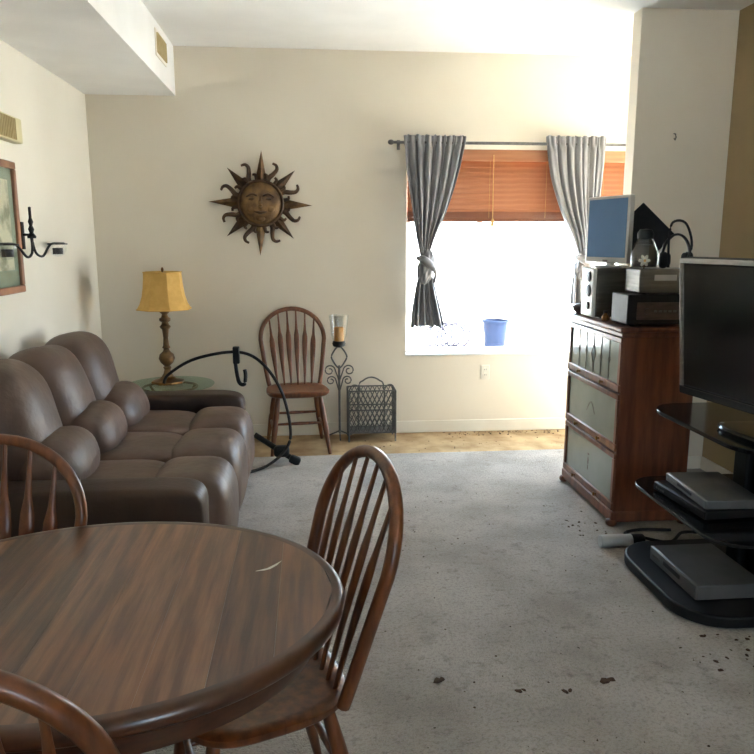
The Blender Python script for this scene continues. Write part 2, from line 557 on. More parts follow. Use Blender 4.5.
def curtain(xc, keys, label, seed, knot):
    """keys: (z, centre, half width, depth); the cloth is one pleated sheet swept down the keys"""
    rnd = random.Random(seed)
    t = thing('knotted_curtain', label, 'curtain', (xc, YB - 0.085, 0), 0, 'grey satin curtains')
    ph = [rnd.uniform(0, 6.28) for _ in range(4)]

    def sheet(keys, name, nz, folds):
        ks = spline([(k[0], k[1], k[2]) for k in keys], nz)
        dd = spline([(k[3], 0, 0) for k in keys], nz)
        n = 120
        vs, fs = [], []
        for j, (k, d) in enumerate(zip(ks, dd)):
            z, c, w = k
            d = d[0]
            for i in range(n + 1):
                u = -1 + 2 * i / n
                q = u * folds * PI
                q2 = q + 1.1 * math.sin(2.9 * u + ph[2]) + 0.5 * math.sin(2.0 * z + 3 * u)
                y = d * (math.sin(q2 + ph[0]) * (0.75 + 0.4 * math.sin(3.7 * u + ph[3])) + 0.4 * math.sin(q * 1.73 + ph[1] + z))
                x = c + w * u + 0.25 * w / folds * math.cos(q2 + ph[0])
                if z > 2.2:
                    y = y * 0.5 + 0.008 * math.sin(q * 2.6 + ph[1])
                env = math.sqrt(max(0.0, 1 - 0.9 * u * u))
                vs.append((x, y * (0.55 + 0.45 * env) - 0.4 * d, z + (0.008 * math.sin(q * 1.0 + 1) if j == 0 or j == len(ks) - 1 else 0)))
        for j in range(len(ks) - 1):
            for i in range(n):
                a = j * (n + 1) + i
                fs.append((a, a + 1, a + n + 2, a + n + 1))
        o = B().add(vs, fs).build(name, M['curtain'], t, angle=180)
        md = o.modifiers.new('thick', 'SOLIDIFY')
        md.thickness = 0.003
        return o
    sheet([k for k in keys if k[0] >= knot[1] - 0.001], 'upper_panel', 9, 7)
    sheet([k for k in keys if k[0] <= knot[1] + 0.001], 'tail', 9, 5)
    kx, kz, kw, kh = knot
    b = B()

    def lump(q):
        a = math.atan2(q.y, q.x)
        f = 1 + 0.10 * math.sin(5 * a + q.z * 40) + 0.05 * math.sin(9 * a - q.z * 55)
        return Vector((q.x * f + 0.12 * q.z, q.y * f, q.z))
    b.sq((kx, -0.02, kz), (kw * 0.85, 0.045, kh), 0.9, 1, 48, 24, fn=lump)
    b.tube(spline([(kx - kw, -0.03, kz + kh * 0.5), (kx - 0.2 * kw, -0.07, kz + kh * 0.35), (kx + kw * 0.9, -0.045, kz - kh * 0.2), (kx + kw * 0.95, -0.01, kz - kh * 0.9)], 8),
           [0.012 + 0.02 * math.sin(PI * min(1, i / 18)) for i in range(25)], 12)
    b.build('knot', M['curtain'], t, angle=180)
    return t


curtain(0.93, [(2.285, 0.015, 0.235, 0.02), (2.235, 0.015, 0.232, 0.024), (2.0, 0.0, 0.195, 0.026), (1.75, -0.02, 0.135, 0.03), (1.55, -0.045, 0.075, 0.03), (1.40, -0.055, 0.032, 0.022),
               (1.24, -0.045, 0.06, 0.026), (1.10, -0.04, 0.09, 0.03), (0.96, -0.03, 0.118, 0.034), (0.86, -0.022, 0.132, 0.036)],
        'knotted grey satin curtain at the left end of the window', 3, (-0.045, 1.32, 0.072, 0.135))
curtain(2.02, [(2.29, 0.0, 0.235, 0.02), (2.24, 0.0, 0.232, 0.024), (2.0, 0.015, 0.205, 0.026), (1.75, 0.05, 0.15, 0.03), (1.55, 0.09, 0.085, 0.03), (1.38, 0.105, 0.032, 0.022),
               (1.24, 0.09, 0.065, 0.026), (1.12, 0.10, 0.085, 0.03), (1.02, 0.11, 0.095, 0.032)],
        'knotted grey satin curtain behind the computer monitor', 11, (0.10, 1.33, 0.072, 0.125))

# ------------------------------------------------------------------ wall pieces
# sun face ornament
t = thing('sun_wall_ornament', 'bronze sun face with pointed and curling rays on the cream wall', 'wall decor', (-0.357, YB - 0.02, 1.79))
FX = rot('X', 90)   # local z -> -y (towards the room)
face = B().lathe([(0.165, 0.0), (0.166, 0.015), (0.155, 0.03), (0.135, 0.052), (0.10, 0.068), (0.05, 0.078), (0, 0.08)], 40, FX).build('face', M['bronze'], t)
B().lathe([(0.158, 0.02), (0.172, 0.024), (0.176, 0.035), (0.166, 0.045), (0.152, 0.04)], 40, FX, cap=False).build('rim', M['bronze_dark'], t)
b = B().tube([(0, -0.072, 0.05), (0.0, -0.088, 0.01), (0.0, -0.102, -0.022), (0, -0.08, -0.034)], [0.010, 0.014, 0.02, 0.013], 10)
b.build('nose', M['bronze'], face)
for s in (-1, 1):
    B().sq((s * 0.06, -0.069, 0.028), (0.027, 0.011, 0.011), nu=18, nv=10).build('eye', M['bronze_dark'], face)
    B().tube(spline([(s * 0.022, -0.078, 0.052), (s * 0.06, -0.075, 0.066), (s * 0.10, -0.058, 0.045)], 6), 0.008, 8).build('brow', M['bronze_dark'], face)
    B().sq((s * 0.072, -0.060, -0.04), (0.034, 0.017, 0.03), nu=18, nv=10).build('cheek', M['bronze'], face)
B().tube(spline([(-0.05, -0.068, -0.062), (-0.02, -0.08, -0.066), (0, -0.08, -0.07), (0.02, -0.08, -0.066), (0.05, -0.068, -0.062)], 5),
         [0.004 + 0.008 * math.sin(PI * i / 20) for i in range(21)], 8).build('lips', M['bronze_dark'], face)
B().sq((0, -0.058, -0.112), (0.035, 0.018, 0.022), nu=16, nv=10).build('chin', M['bronze'], face)
for k in range(8):
    R = rot('Y', k * 45 + 2)
    b = B()
    L = 0.385 if k % 2 == 0 else 0.355
    r0 = 0.14
    b.add([(-0.048, 0.0, r0), (0.048, 0.0, r0), (0, -0.034, r0), (0, -0.006, L), (0.0, 0.004, r0)], [(0, 2, 3), (2, 1, 3), (1, 4, 3), (4, 0, 3), (0, 4, 2), (4, 1, 2)], R)
    b.build('pointed_ray', M['bronze'] if k % 2 == 0 else M['bronze_dark'], t, smooth=False)
    R = rot('Y', k * 45 + 24.5)
    s = 1 if k < 8 else -1
    P = spline([(-0.012, -0.012, 0.14), (-0.018, -0.016, 0.19), (0.002, -0.016, 0.235), (0.012, -0.014, 0.275), (-0.004, -0.012, 0.30), (-0.034, -0.01, 0.303)], 6)
    n = len(P)
    B().tube(P, [(0.0215 * (1 - 0.62 * i / (n - 1)), 0.008) for i in range(n)], 8, ref=(0, -1, 0), mx=R).build('curling_ray', M['bronze_dark'], t)
    for da in (-11, 11):
        R = rot('Y', k * 45 + 24.5 + da)
        P = spline([(0, -0.01, 0.14), (0.004, -0.014, 0.185), (0.0, -0.014, 0.21), (-0.02, -0.012, 0.215)], 5)
        n = len(P)
        B().tube(P, [0.0165 * (1 - 0.5 * i / (n - 1)) for i in range(n)], 7, mx=R).build('small_hook_ray', M['bronze_dark'], t)

# outlet on the window wall
t = thing('wall_outlet', 'small white outlet plate below the window', 'outlet', (1.394, YB, 0.475))
B().box(-0.036, 0.036, -0.007, 0, -0.058, 0.058).build('cover_plate', M['trim'], t, bevel=0.003)
for z in (-0.022, 0.022):
    s = B().lathe([(0.017, 0.0), (0.017, 0.003), (0, 0.003)], 18, Matrix.Translation((0, -0.007, z)) @ FX).build('socket', M['trim'], t)
    B().box(-0.008, -0.005, -0.0108, -0.0098, z - 0.004, z + 0.006).box(0.005, 0.008, -0.0108, -0.0098, z - 0.004, z + 0.006).build('slot', M['black'], s, smooth=False)

# hook on the partition
tag(B().tube([(2.265, YS, 2.17), (2.265, YS - 0.02, 2.165), (2.265, YS - 0.03, 2.145), (2.265, YS - 0.02, 2.13), (2.265, YS - 0.006, 2.14)], 0.004, 6).build('wall_hook', M['leading']),
    'tiny metal hook high on the partition wall', 'hook')

# vent grille in the soffit
t = thing('air_vent', 'small louvred air vent in the soffit side', 'vent', (-0.95, 5.2, 2.755))
b = B()
b.box(0, 0.008, -0.17, 0.17, 0.062, 0.082).box(0, 0.008, -0.17, 0.17, -0.082, -0.062).box(0, 0.008, -0.17, -0.15, -0.062, 0.062).box(0, 0.008, 0.15, 0.17, -0.062, 0.062)
b.build('frame', M['trim'], t, bevel=0.002)
B().box(0.0005, 0.0015, -0.15, 0.15, -0.062, 0.062).build('dark_duct_sheet', M['ceramic'], t, smooth=False)  # dark sheet imitating the shade inside the duct
for i in range(11):
    y = -0.135 + i * 0.027
    B().box(-0.011, 0.011, -0.0012, 0.0012, -0.062, 0.062, Matrix.Translation((0.008, y, 0)) @ rot('Z', 35)).build('louvre', M['chime_grille'], t, smooth=False)

# door chime on the left wall
t = thing('door_chime', 'cream plastic chime box on the left wall above the picture', 'door chime', (XL, 4.10, 2.095))
B().box(0, 0.055, -0.18, 0.18, -0.065, 0.065).build('body', M['chime'], t, bevel=0.008)
g = B().box(0.052, 0.058, -0.17, 0.09, -0.055, 0.055).build('grille', M['chime_grille'], t, bevel=0.002)
for i in range(12):
    y = -0.16 + i * 0.0215
    B().box(0.058, 0.061, y - 0.003, y + 0.003, -0.052, 0.052).build('rib', M['chime_grille'], g, smooth=False)

# framed picture
t = thing('framed_picture', 'brown framed print with green mat on the left wall', 'picture', (XL, 3.93, 1.585))
hw, hh, fw = 0.29, 0.345, 0.038
for i, (w, h, dy, dz, lab) in enumerate([(2 * hw, fw, 0, hh - fw / 2, 'h'), (2 * hw, fw, 0, -hh + fw / 2, 'h'), (fw, 2 * hh - 2 * fw, hw - fw / 2, 0, 'v'), (fw, 2 * hh - 2 * fw, -hw + fw / 2, 0, 'v')]):
    B().box(0, 0.026, dy - w / 2, dy + w / 2, dz - h / 2, dz + h / 2).build('frame_rail', M['frame_wood'], t, bevel=0.006)
mb = B().box(0, 0.010, -hw + fw, hw - fw, -hh + fw, hh - fw).build('mat_board', M['mat_green'], t, smooth=False)
B().box(0.010, 0.0125, -hw + fw + 0.06, hw - fw - 0.06, -hh + fw + 0.085, hh - fw - 0.06).build('print', M['print'], mb, smooth=False)
B().box(0.0145, 0.016, -hw + fw, hw - fw, -hh + fw, hh - fw).build('glazing', M['glass'], t, smooth=False)

# iron wall sconce
t = thing('wall_sconce', 'black iron two arm candle sconce beside the picture frame', 'sconce', (XL, 4.30, 1.50))
B().box(0, 0.006, -0.02, 0.02, -0.03, 0.12).build('back_plate', M['iron'], t, bevel=0.002)
B().tube([(0.0, 0, 0.05), (0.045, 0, 0.05), (0.05, 0, 0.0), (0.05, 0, 0.20)], 0.008, 8).build('stem', M['iron'], t)
B().lathe([(0.022, 0.0), (0.024, 0.012), (0.010, 0.03), (0.016, 0.05), (0.008, 0.07), (0.014, 0.09), (0.005, 0.12), (0.003, 0.17), (0, 0.175)], 14, Matrix.Translation((0.05, 0, 0.03))).build('finial', M['iron'], t)
for s, lab in ((1, 0), (-1, 1)):
    P = spline([(0.05, 0, 0.02), (0.055, s * 0.03, -0.05), (0.06, s * 0.12, -0.07), (0.06, s * 0.22, -0.02), (0.06, s * 0.30, 0.0), (0.06, s * 0.50, 0.0)], 7)
    a = B().tube(P, 0.007, 8).build('arm', M['iron'], t)
    c = B().lathe([(0.052, 0.0), (0.05, -0.035), (0.036, -0.062), (0.014, -0.075), (0.0, -0.075)], 20, Matrix.Translation((0.06, s * 0.38, -0.004)), cap=False).build('glass_cup', M['hurricane'], t)
    B().lathe([(0.030, -0.06), (0.03, -0.022), (0.0, -0.02)], 16, Matrix.Translation((0.06, s * 0.38, -0.004))).build('candle', M['ceramic'], c)
    B().lathe([(0.052, 0.002), (0.058, 0.0), (0.058, -0.006), (0.052, -0.006)], 20, Matrix.Translation((0.06, s * 0.38, 0)), cap=False).build('cup_ring', M['iron'], t)

# ------------------------------------------------------------------ windsor chairs


def make_chair():
    t = bpy.data.objects.new('windsor_chair', None)
    COL.objects.link(t)
    # front is +y, back is -y
    outline = []
    for i in range(48):
        a = 2 * PI * i / 48
        c, s = math.cos(a), math.sin(a)
        x = 0.225 * math.copysign(abs(c) ** 0.62, c)
        y = 0.215 * math.copysign(abs(s) ** 0.62, s)
        x *= 1 + 0.06 * y / 0.215
        outline.append((x, y))
    b = B()
    vs, fs = [], []
    rings = [(0.0, 0.447), (0.5, 0.446), (0.8, 0.453), (0.93, 0.462), (1.0, 0.455), (1.0, 0.440), (0.93, 0.425), (0.0, 0.42)]
    n = 48
    for k, z in rings:
        for x, y in outline:
            vs.append((x * k, y * k, z + (0.008 * (1 - abs(x) / 0.225) if k > 0.4 and y > 0.1 and z > 0.445 else 0)))
    for j in range(len(rings) - 1):
        for i in range(n):
            fs.append((j * n + i, j * n + (i + 1) % n, (j + 1) * n + (i + 1) % n, (j + 1) * n + i))
    b.add(vs, fs).build('seat', M['oak'], t, angle=60)

    def back_y(z):
        q = (z - 0.45)
        return -0.172 - 0.25 * q - 0.08 * q * q
    P = []
    for i in range(9):
        z = 0.445 + (0.79 - 0.445) * i / 9
        P.append((-(0.188 + 0.054 * (i / 9) ** 0.8), z))
    for i in range(25):
        a = PI - PI * i / 24
        P.append((0.242 * math.cos(a), 0.79 + 0.225 * math.sin(a) ** 0.95))
    P += [(-x, z) for x, z in reversed(P[:9])]
    B().tube([(x, back_y(z), z) for x, z in P], [(0.017, 0.018)] * len(P), 10, ref=(0, 1, 0)).build('bow', M['oak'], t)
    for i in range(6):
        u = (i - 2.5) / 2.5
        xb, xt = u * 0.128, u * 0.172
        zt = 0.79 + 0.222 * math.sqrt(max(0, 1 - (xt / 0.242) ** 2)) ** 0.95
        Q, R = [], []
        for k, wd in [(0, .007), (.1, .008), (.25, .013), (.45, .019), (.58, .021), (.66, .019), (.74, .011), (.85, .0075), (1, .006)]:
            z = 0.45 + (zt - 0.45) * k
            Q.append((xb + (xt - xb) * k, back_y(z) + 0.003, z))
            R.append((wd, min(wd, 0.0065)))
        B().tube(Q, R, 8, ref=(0, 1, 0)).build('arrow_spindle', M['oak'], t)
    legs = {}
    for sx in (-1, 1):
        for sy in (-1, 1):
            top = Vector((sx * 0.15, sy * 0.14, 0.43))
            bot = Vector((sx * 0.21, sy * 0.205 if sy > 0 else sy * 0.235, 0.0))
            legs[(sx, sy)] = (top, bot)
            Q = [top.lerp(bot, k) for k in (0, .06, .2, .36, .45, .5, .56, .7, .85, 1)]
            B().tube(Q, [.014, .017, .020, .0215, .018, .021, .021, .018, .0145, .012], 12).build('leg', M['oak'], t)

    def on(sx, sy, k):
        return legs[(sx, sy)][0].lerp(legs[(sx, sy)][1], k)
    for sx in (-1, 1):
        a, c = on(sx, -1, 0.58), on(sx, 1, 0.58)
        B().tube([a.lerp(c, k) for k in (0, .25, .5, .75, 1)], [.008, .0105, .0125, .0105, .008], 10).build('stretcher', M['oak'], t)
    for sy, k in ((1, 0.46), (-1, 0.46)):
        a, c = on(-1, sy, k), on(1, sy, k)
        B().tube([a.lerp(c, q) for q in (0, .25, .5, .75, 1)], [.008, .0105, .0125, .0105, .008], 10).build('stretcher', M['oak'], t)
    return t


chair0 = make_chair()


def place_chair(o, x, y, fx, fy, label):
    o.location = (x, y, 0)
    o.rotation_euler = (0, 0, math.atan2(-fx, fy))
    tag(o, label, 'chair', 'arrow back windsor chairs')


place_chair(chair0, -0.108, 5.322, 0.12, -0.99, 'brown windsor chair standing alone against the window wall')
chair0.location.z = -0.012
chair_r = copy_tree(chair0)
place_chair(chair_r, -0.150, 1.685, -0.95, -0.31, 'brown windsor chair pulled up at the right end of the oval table')
chair_r.scale = (0.96, 0.96, 0.97)
chair_f = copy_tree(chair0)
place_chair(chair_f, -0.855, 1.735, 0.10, -0.99, 'brown windsor chair between the oval table and the sofa arm')
chair_f.scale = (0.96, 0.96, 0.96)
chair_n = copy_tree(chair0)
place_chair(chair_n, -0.51, 1.185, 0.03, 0.99, 'brown windsor chair nearest the camera, only its bow in view')

# ------------------------------------------------------------------ oval dining table
TX, TY, TA, TB = -0.48, 1.517, 0.546, 0.451
t = thing('dining_table', 'oval brown wooden dining table with plank top', 'table', (TX, TY, 0))
a1, b1 = TA - 0.030, TB - 0.030
nb = 9
top = bpy.data.objects.new('tabletop', None)
COL.objects.link(top)
top.parent = t
for i in range(nb):
    xa = -a1 + 2 * a1 * i / nb + 0.0003
    xb = -a1 + 2 * a1 * (i + 1) / nb - 0.0003
    up, dn = [], []
    for k in range(9):
        x = xa + (xb - xa) * k / 8
        y = b1 * math.sqrt(max(0.0, 1 - (x / a1) ** 2))
        up.append((x, y))
        dn.append((x, -y))
    poly = dn + list(reversed(up))
    if abs(poly[0][1]) < 1e-4:
        poly = [p for p in poly if abs(p[1]) > 1e-4 or p is poly[0]]
    if abs(poly[8 if len(poly) > 8 else -1][1]) < 1e-4:
        seen = []
        for p in poly:
            if not any(abs(p[0] - q[0]) < 1e-6 and abs(p[1] - q[1]) < 1e-6 for q in seen):
                seen.append(p)
        poly = seen
    o = B().prism(poly, 0.728, 0.758).build('board', M['board'][(i * 2 + i // 3) % 3], top, smooth=False)


def oval_ring(prof, n=96):
    vs, fs = [], []
    m = len(prof)
    for i in range(n):
        q = 2 * PI * i / n
        for o_, z in prof:
            vs.append(((a1 + o_) * math.cos(q), (b1 + o_) * math.sin(q), z))
    for i in range(n):
        for k in range(m):
            fs.append((i * m + k, i * m + (k + 1) % m, ((i + 1) % n) * m + (k + 1) % m, ((i + 1) % n) * m + k))
    return B().add(vs, fs)


oval_ring([(0.0, 0.728), (0.0, 0.758), (0.012, 0.7588), (0.021, 0.757), (0.027, 0.75), (0.030, 0.74), (0.027, 0.729), (0.020, 0.722), (0.008, 0.720)]).build('edge_moulding', M['table_edge'], t, angle=60)
oval_ring([(-0.055, 0.728), (-0.03, 0.728), (-0.028, 0.70), (-0.032, 0.66), (-0.036, 0.645), (-0.055, 0.645)]).build('apron', M['table_edge'], t, angle=50)
B().lathe([(0.16, 0.728), (0.16, 0.70), (0.075, 0.69), (0.06, 0.64), (0.085, 0.55), (0.10, 0.47), (0.085, 0.38), (0.065, 0.34), (0.085, 0.30), (0.085, 0.16), (0.06, 0.14), (0.0, 0.14)], 28).build('pedestal', M['oak_dark'], t)
for k in range(4):
    R = rot('Z', 45 + 90 * k)
    P = spline([(0.05, 0, 0.20), (0.09, 0, 0.19), (0.14, 0, 0.11), (0.175, 0, 0.055), (0.20, 0, 0.032)], 6)
    n = len(P)
    B().tube(P, [(0.028, 0.045 - 0.016 * i / (n - 1)) for i in range(n)], 10, mx=R).build('foot', M['oak_dark'], t)

# scratch-like slip of paper on the table
scrap = [(-0.138, 1.617), (-0.112, 1.630), (-0.096, 1.648), (-0.080, 1.668), (-0.090, 1.645), (-0.104, 1.627), (-0.118, 1.620)]
tag(B().prism(scrap, 0.7583, 0.7592).build('paper_scrap', M['paper'], smooth=False),
    'tiny pale scrap lying on the oval table top', 'scrap')

# ------------------------------------------------------------------ sofa
t = thing('recliner_sofa', 'three seat brown leather recliner sofa along the left wall', 'sofa', (-1.0, 3.845, 0))


def wob(amp, seed):
    r = random.Random(seed)
    ph = [r.uniform(0, 6.28) for _ in range(6)]

    def fn(q):
        d = amp * (math.sin(11 * q.y + ph[0] + 5 * q.z) * math.sin(9 * q.x + ph[1]) + 0.5 * math.sin(23 * q.y + ph[2]) * math.sin(19 * q.z + ph[3]))
        L = max(q.length, 1e-4)
        return q * (1 + d / L)
    return fn


B().box(-0.50, 0.50, -1.0, 1.0, 0.03, 0.30).build('base', M['leather_dark'], t, bevel=0.03)
B().box(-0.56, -0.36, -0.98, 0.98, 0.10, 0.80).build('back_frame', M['leather_dark'], t, bevel=0.05, seg=3)
for s in (-1, 1):
    # padded arm: body and rounded top roll
    y = s * 0.915
    B().sq((0.0, y, 0.285), (0.56, 0.105, 0.26), 0.22, 0.25, 40, 20, fn=wob(0.003, 5 + s)).build('arm', M['leather_dark'], t, angle=80)
for i in range(3):
    y = (i - 1) * 0.53
    B().sq((-0.10, y, 0.375), (0.42, 0.263, 0.105), 0.45, 0.35, 40, 18, fn=wob(0.006, 20 + i)).build('seat_cushion', M['leather'], t, angle=80)

    def roll(q, i=i):
        q = wob(0.006, 30 + i)(q)
        return q
    B().sq((0.44, y, 0.275), (0.195, 0.263, 0.235), 0.62, 0.42, 40, 22, fn=roll).build('footrest_roll', M['leather'], t, angle=80)
    # upper back pillow leaning back, lumbar pillow below
    B().sq((-0.345, y, 0.695), (0.185, 0.275, 0.30), 0.75, 0.8, 44, 26, mx=rot('Y', -14), fn=wob(0.008, 40 + i)).build('back_pillow', M['leather'], t, angle=80)
    B().sq((-0.15, y, 0.525), (0.15, 0.255, 0.155), 0.85, 0.7, 40, 22, mx=rot('Y', -18), fn=wob(0.007, 50 + i)).build('lumbar_pillow', M['leather'], t, angle=80)
for sx in (-0.45, 0.42):
    for sy in (-0.9, 0.9):
        B().lathe([(0.025, 0.0), (0.03, 0.04), (0, 0.04)], 12, Matrix.Translation((sx, sy, 0))).build('foot', M['black'], t)

# ------------------------------------------------------------------ glass side table and lamp
t = thing('glass_side_table', 'round glass top side table in the corner behind the sofa', 'side table', (-1.02, 5.30, -0.012))
B().lathe([(0.31, 0.500), (0.315, 0.506), (0.31, 0.512), (0, 0.512)], 48).build('glass_top', M['green_glass'], t, angle=30)
B().tube([(0.19 * math.cos(2 * PI * i / 32), 0.19 * math.sin(2 * PI * i / 32), 0.488) for i in range(32)], 0.009, 8, closed=True).build('top_ring', M['brass'], t)
for k in range(3):
    P = spline([(0.19, 0, 0.488), (0.10, 0, 0.36), (0.06, 0, 0.24), (0.12, 0, 0.1), (0.22, 0, 0.008)], 6)
    B().tube(P, 0.009, 8, mx=rot('Z', 30 + 120 * k)).build('leg', M['brass'], t)

t = thing('table_lamp', 'brass table lamp with a gold bell shade on the glass table', 'lamp', (-1.04, 5.34, 0.50))
B().lathe([(0.115, 0), (0.12, 0.008), (0.118, 0.018), (0.085, 0.026), (0.06, 0.034), (0.045, 0.05), (0, 0.05)], 8, ang0=PI / 8).build('base', M['brass'], t, angle=30)
B().lathe([(0.045, 0.045), (0.03, 0.07), (0.022, 0.10), (0.03, 0.115), (0.02, 0.125), (0.045, 0.15), (0.058, 0.18), (0.05, 0.21), (0.024, 0.235), (0.02, 0.25), (0.03, 0.26), (0.022, 0.275),
           (0.018, 0.33), (0.024, 0.39), (0.034, 0.40), (0.04, 0.412), (0.028, 0.425), (0.022, 0.44), (0.04, 0.455), (0.04, 0.47), (0.024, 0.48), (0.02, 0.50), (0.05, 0.53), (0.052, 0.545), (0.012, 0.55), (0.01, 0.62), (0, 0.62)], 24).build('stem', M['bronze'], t)
b = B().tube([(0, 0, 0.61), (0, 0, 0.80)], 0.004, 6)
for k in range(4):
    b.tube([(0, 0, 0.795), (0.128 * math.cos(k * PI / 2), 0.128 * math.sin(k * PI / 2), 0.793)], 0.002, 5)
b.build('harp', M['brass'], t)
sh = B()
pr = [(0.192, 0.538), (0.170, 0.575), (0.152, 0.63), (0.142, 0.69), (0.136, 0.75), (0.133, 0.796), (0.130, 0.796), (0.139, 0.69), (0.149, 0.63), (0.167, 0.575), (0.189, 0.538), (0.192, 0.538)]
sh.lathe(pr, 8, ang0=PI / 8, cap=False)
sho = sh.build('lamp_shade', M['shade'], t, angle=25)
for z, r in ((0.538, 0.192), (0.797, 0.133)):
    pts = [(r * math.cos(PI / 8 + k * PI / 4), r * math.sin(PI / 8 + k * PI / 4), z) for k in range(8)]
    B().tube(pts, 0.005, 6, closed=True).build('trim_band', M['shade'], sho)
B().sq((0, 0, 0.815), (0.01, 0.01, 0.018), nu=12, nv=8).build('finial', M['brass'], t)

# ------------------------------------------------------------------ black hoop with clamp behind the sofa arm
t = thing('metal_hoop', 'black metal hoop with a clamp and foot bar behind the far sofa arm', 'hoop', (-0.5, 4.95, 0))
P = [(-0.49, -0.02, 0.575), (-0.45, -0.02, 0.64), (-0.27, -0.02, 0.74), (0.0, 0.0, 0.778), (0.165, 0.0, 0.70), (0.295, -0.02, 0.50), (0.35, -0.05, 0.24), (0.315, -0.08, 0.11), (0.20, -0.17, 0.03), (0.085, -0.25, 0.012)]
B().tube(spline(P, 8), 0.0105, 10).build('hoop', M['iron'], t)
c = B().box(-0.026, 0.018, -0.03, 0.02, 0.70, 0.815).build('clamp', M['black'], t, bevel=0.006)
B().tube(spline([(-0.012, -0.015, 0.73), (-0.004, -0.018, 0.64), (0.012, -0.02, 0.57), (0.045, -0.02, 0.56), (0.055, -0.02, 0.62), (0.05, -0.02, 0.66)], 6), [(0.016, 0.013)] * 31, 10).build('hook', M['black'], c)
f = B().tube([(0.10, 0.03, 0.19), (0.385, -0.07, 0.022)], [(0.016, 0.02)] * 2, 10).build('foot_bar', M['black'], t, angle=50)
B().sq((0.285, -0.04, 0.088), (0.055, 0.04, 0.04), 0.6, 0.6, 20, 12).build('pivot_block', M['black'], f)
B().sq((0.375, -0.068, 0.03), (0.04, 0.03, 0.028), 0.5, 0.5, 20, 12, mx=rot('Y', 25)).build('end_cap', M['black'], f)

# ------------------------------------------------------------------ candle stand and magazine rack
t = thing('candle_stand', 'scrolled iron candle stand with amber candle in a glass chimney', 'candle holder', (0.214, 5.58, -0.012))
b = B()
for k in range(3):
    b.tube(spline([(0, 0, 0.06), (0.05, 0, 0.035), (0.10, 0, 0.012), (0.12, 0, 0.02)], 5), 0.006, 6, mx=rot('Z', 30 + 120 * k))
b.build('foot', M['grey_iron'], t)
B().tube([(0, 0, 0.04), (0, 0, 0.58)], 0.009, 8).build('stem', M['grey_iron'], t)
B().tube(spline([(0, 0, 0.56), (-0.05, 0, 0.62), (-0.055, 0, 0.665), (0, 0, 0.73), (0.055, 0, 0.665), (0.05, 0, 0.62)], 6, True), 0.0065, 8, closed=True).build('oval_loop', M['grey_iron'], t)
for s in (-1, 1):
    for z0, sc in ((0.48, 1.0), (0.40, 0.85)):
        P = []
        for i in range(26):
            a = i / 25 * 2 * PI * 1.3
            r = 0.045 * sc * (1 - 0.7 * i / 25)
            P.append((s * (0.075 * sc - r * math.cos(a)), 0, z0 + 0.06 + r * math.sin(a)))
        P = [(0, 0, z0 - 0.03), (s * 0.012, 0, z0 + 0.01)] + P
        B().tube(P, 0.0055, 6).build('scroll', M['grey_iron'], t)
B().lathe([(0.015, 0.72), (0.045, 0.73), (0.052, 0.75), (0.046, 0.772), (0, 0.772)], 20).build('candle_cup', M['black'], t)
B().lathe([(0.037, 0.772), (0.037, 0.872), (0.033, 0.877), (0.026, 0.87), (0, 0.868)], 20).build('candle', M['candle'], t)
B().lathe([(0.046, 0.772), (0.062, 0.82), (0.066, 0.89), (0.078, 0.97), (0.076, 0.97), (0.064, 0.89), (0.060, 0.82), (0.044, 0.774)], 28, cap=False).build('glass_chimney', M['hurricane'], t)

t = thing('magazine_rack', 'grey wire lattice magazine rack standing beside the candle stand', 'rack', (0.46, 5.55, -0.012))
W, D = 0.18, 0.10
for x in (-W, W):
    for y in (-D, D):
        B().tube([(x, y, 0.0), (x, y, 0.40)], 0.007, 8).build('post', M['grey_iron'], t)
for z, nm in ((0.07, 'rail'), (0.25, 'rail'), (0.40, 'rail')):
    B().tube([(-W, -D, z), (W, -D, z), (W, D, z), (-W, D, z)], 0.0055, 8, closed=True).build(nm, M['grey_iron'], t)
for y in (-D, D):
    b = B()
    for k in range(-8, 19):
        for sg in (1, -1):
            x0 = -W + k * 0.036
            # clip slanted wire to the panel
            pts = []
            for z in (0.07, 0.40):
                pts.append((x0 if sg > 0 else -x0, z) if z == 0.07 else ((x0 + 0.16) if sg > 0 else -(x0 + 0.16), z))
            (xa, za), (xb, zb) = pts
            def cut(xa, za, xb, zb):
                lo, hi = 0.0, 1.0
                dx = xb - xa
                for lim, sign in ((-W, 1), (W, -1)):
                    va, vb = sign * (xa - lim), sign * (xb - lim)
                    if va < 0 and vb < 0:
                        return None
                    if va < 0:
                        lo = max(lo, va / (va - vb))
                    if vb < 0:
                        hi = min(hi, va / (va - vb))
                if hi - lo < 0.05:
                    return None
                return (xa + dx * lo, za + (zb - za) * lo, xa + dx * hi, za + (zb - za) * hi)
            r = cut(xa, za, xb, zb)
            if r:
                b.tube([(r[0], y + 0.002 * sg, r[1]), (r[2], y + 0.002 * sg, r[3])], 0.0034, 5)
    b.build('lattice_panel', M['grey_iron'], t)
for x in (-W, W):
    b = B()
    for k in range(5):
        yy = -D + 0.04 * k + 0.02
        b.tube([(x, yy, 0.07), (x, yy, 0.40)], 0.003, 5)
    b.build('end_grille', M['grey_iron'], t)
B().box(-W, W, -D, D, 0.066, 0.072).build('floor_plate', M['grey_iron'], t, smooth=False)
B().tube(spline([(-0.10, 0, 0.07), (-0.10, 0, 0.40), (-0.06, 0, 0.465), (0.0, 0, 0.488), (0.06, 0, 0.465), (0.10, 0, 0.40), (0.10, 0, 0.07)], 6), 0.006, 8).build('carry_handle', M['grey_iron'], t)
for s in (-1, 1):
    B().tube(spline([(s * W, -D, 0.40), (s * (W - 0.03), -D, 0.445), (s * (W - 0.07), -D, 0.44), (s * (W - 0.085), -D, 0.40)], 6), 0.005, 8).build('corner_scroll', M['grey_iron'], t)

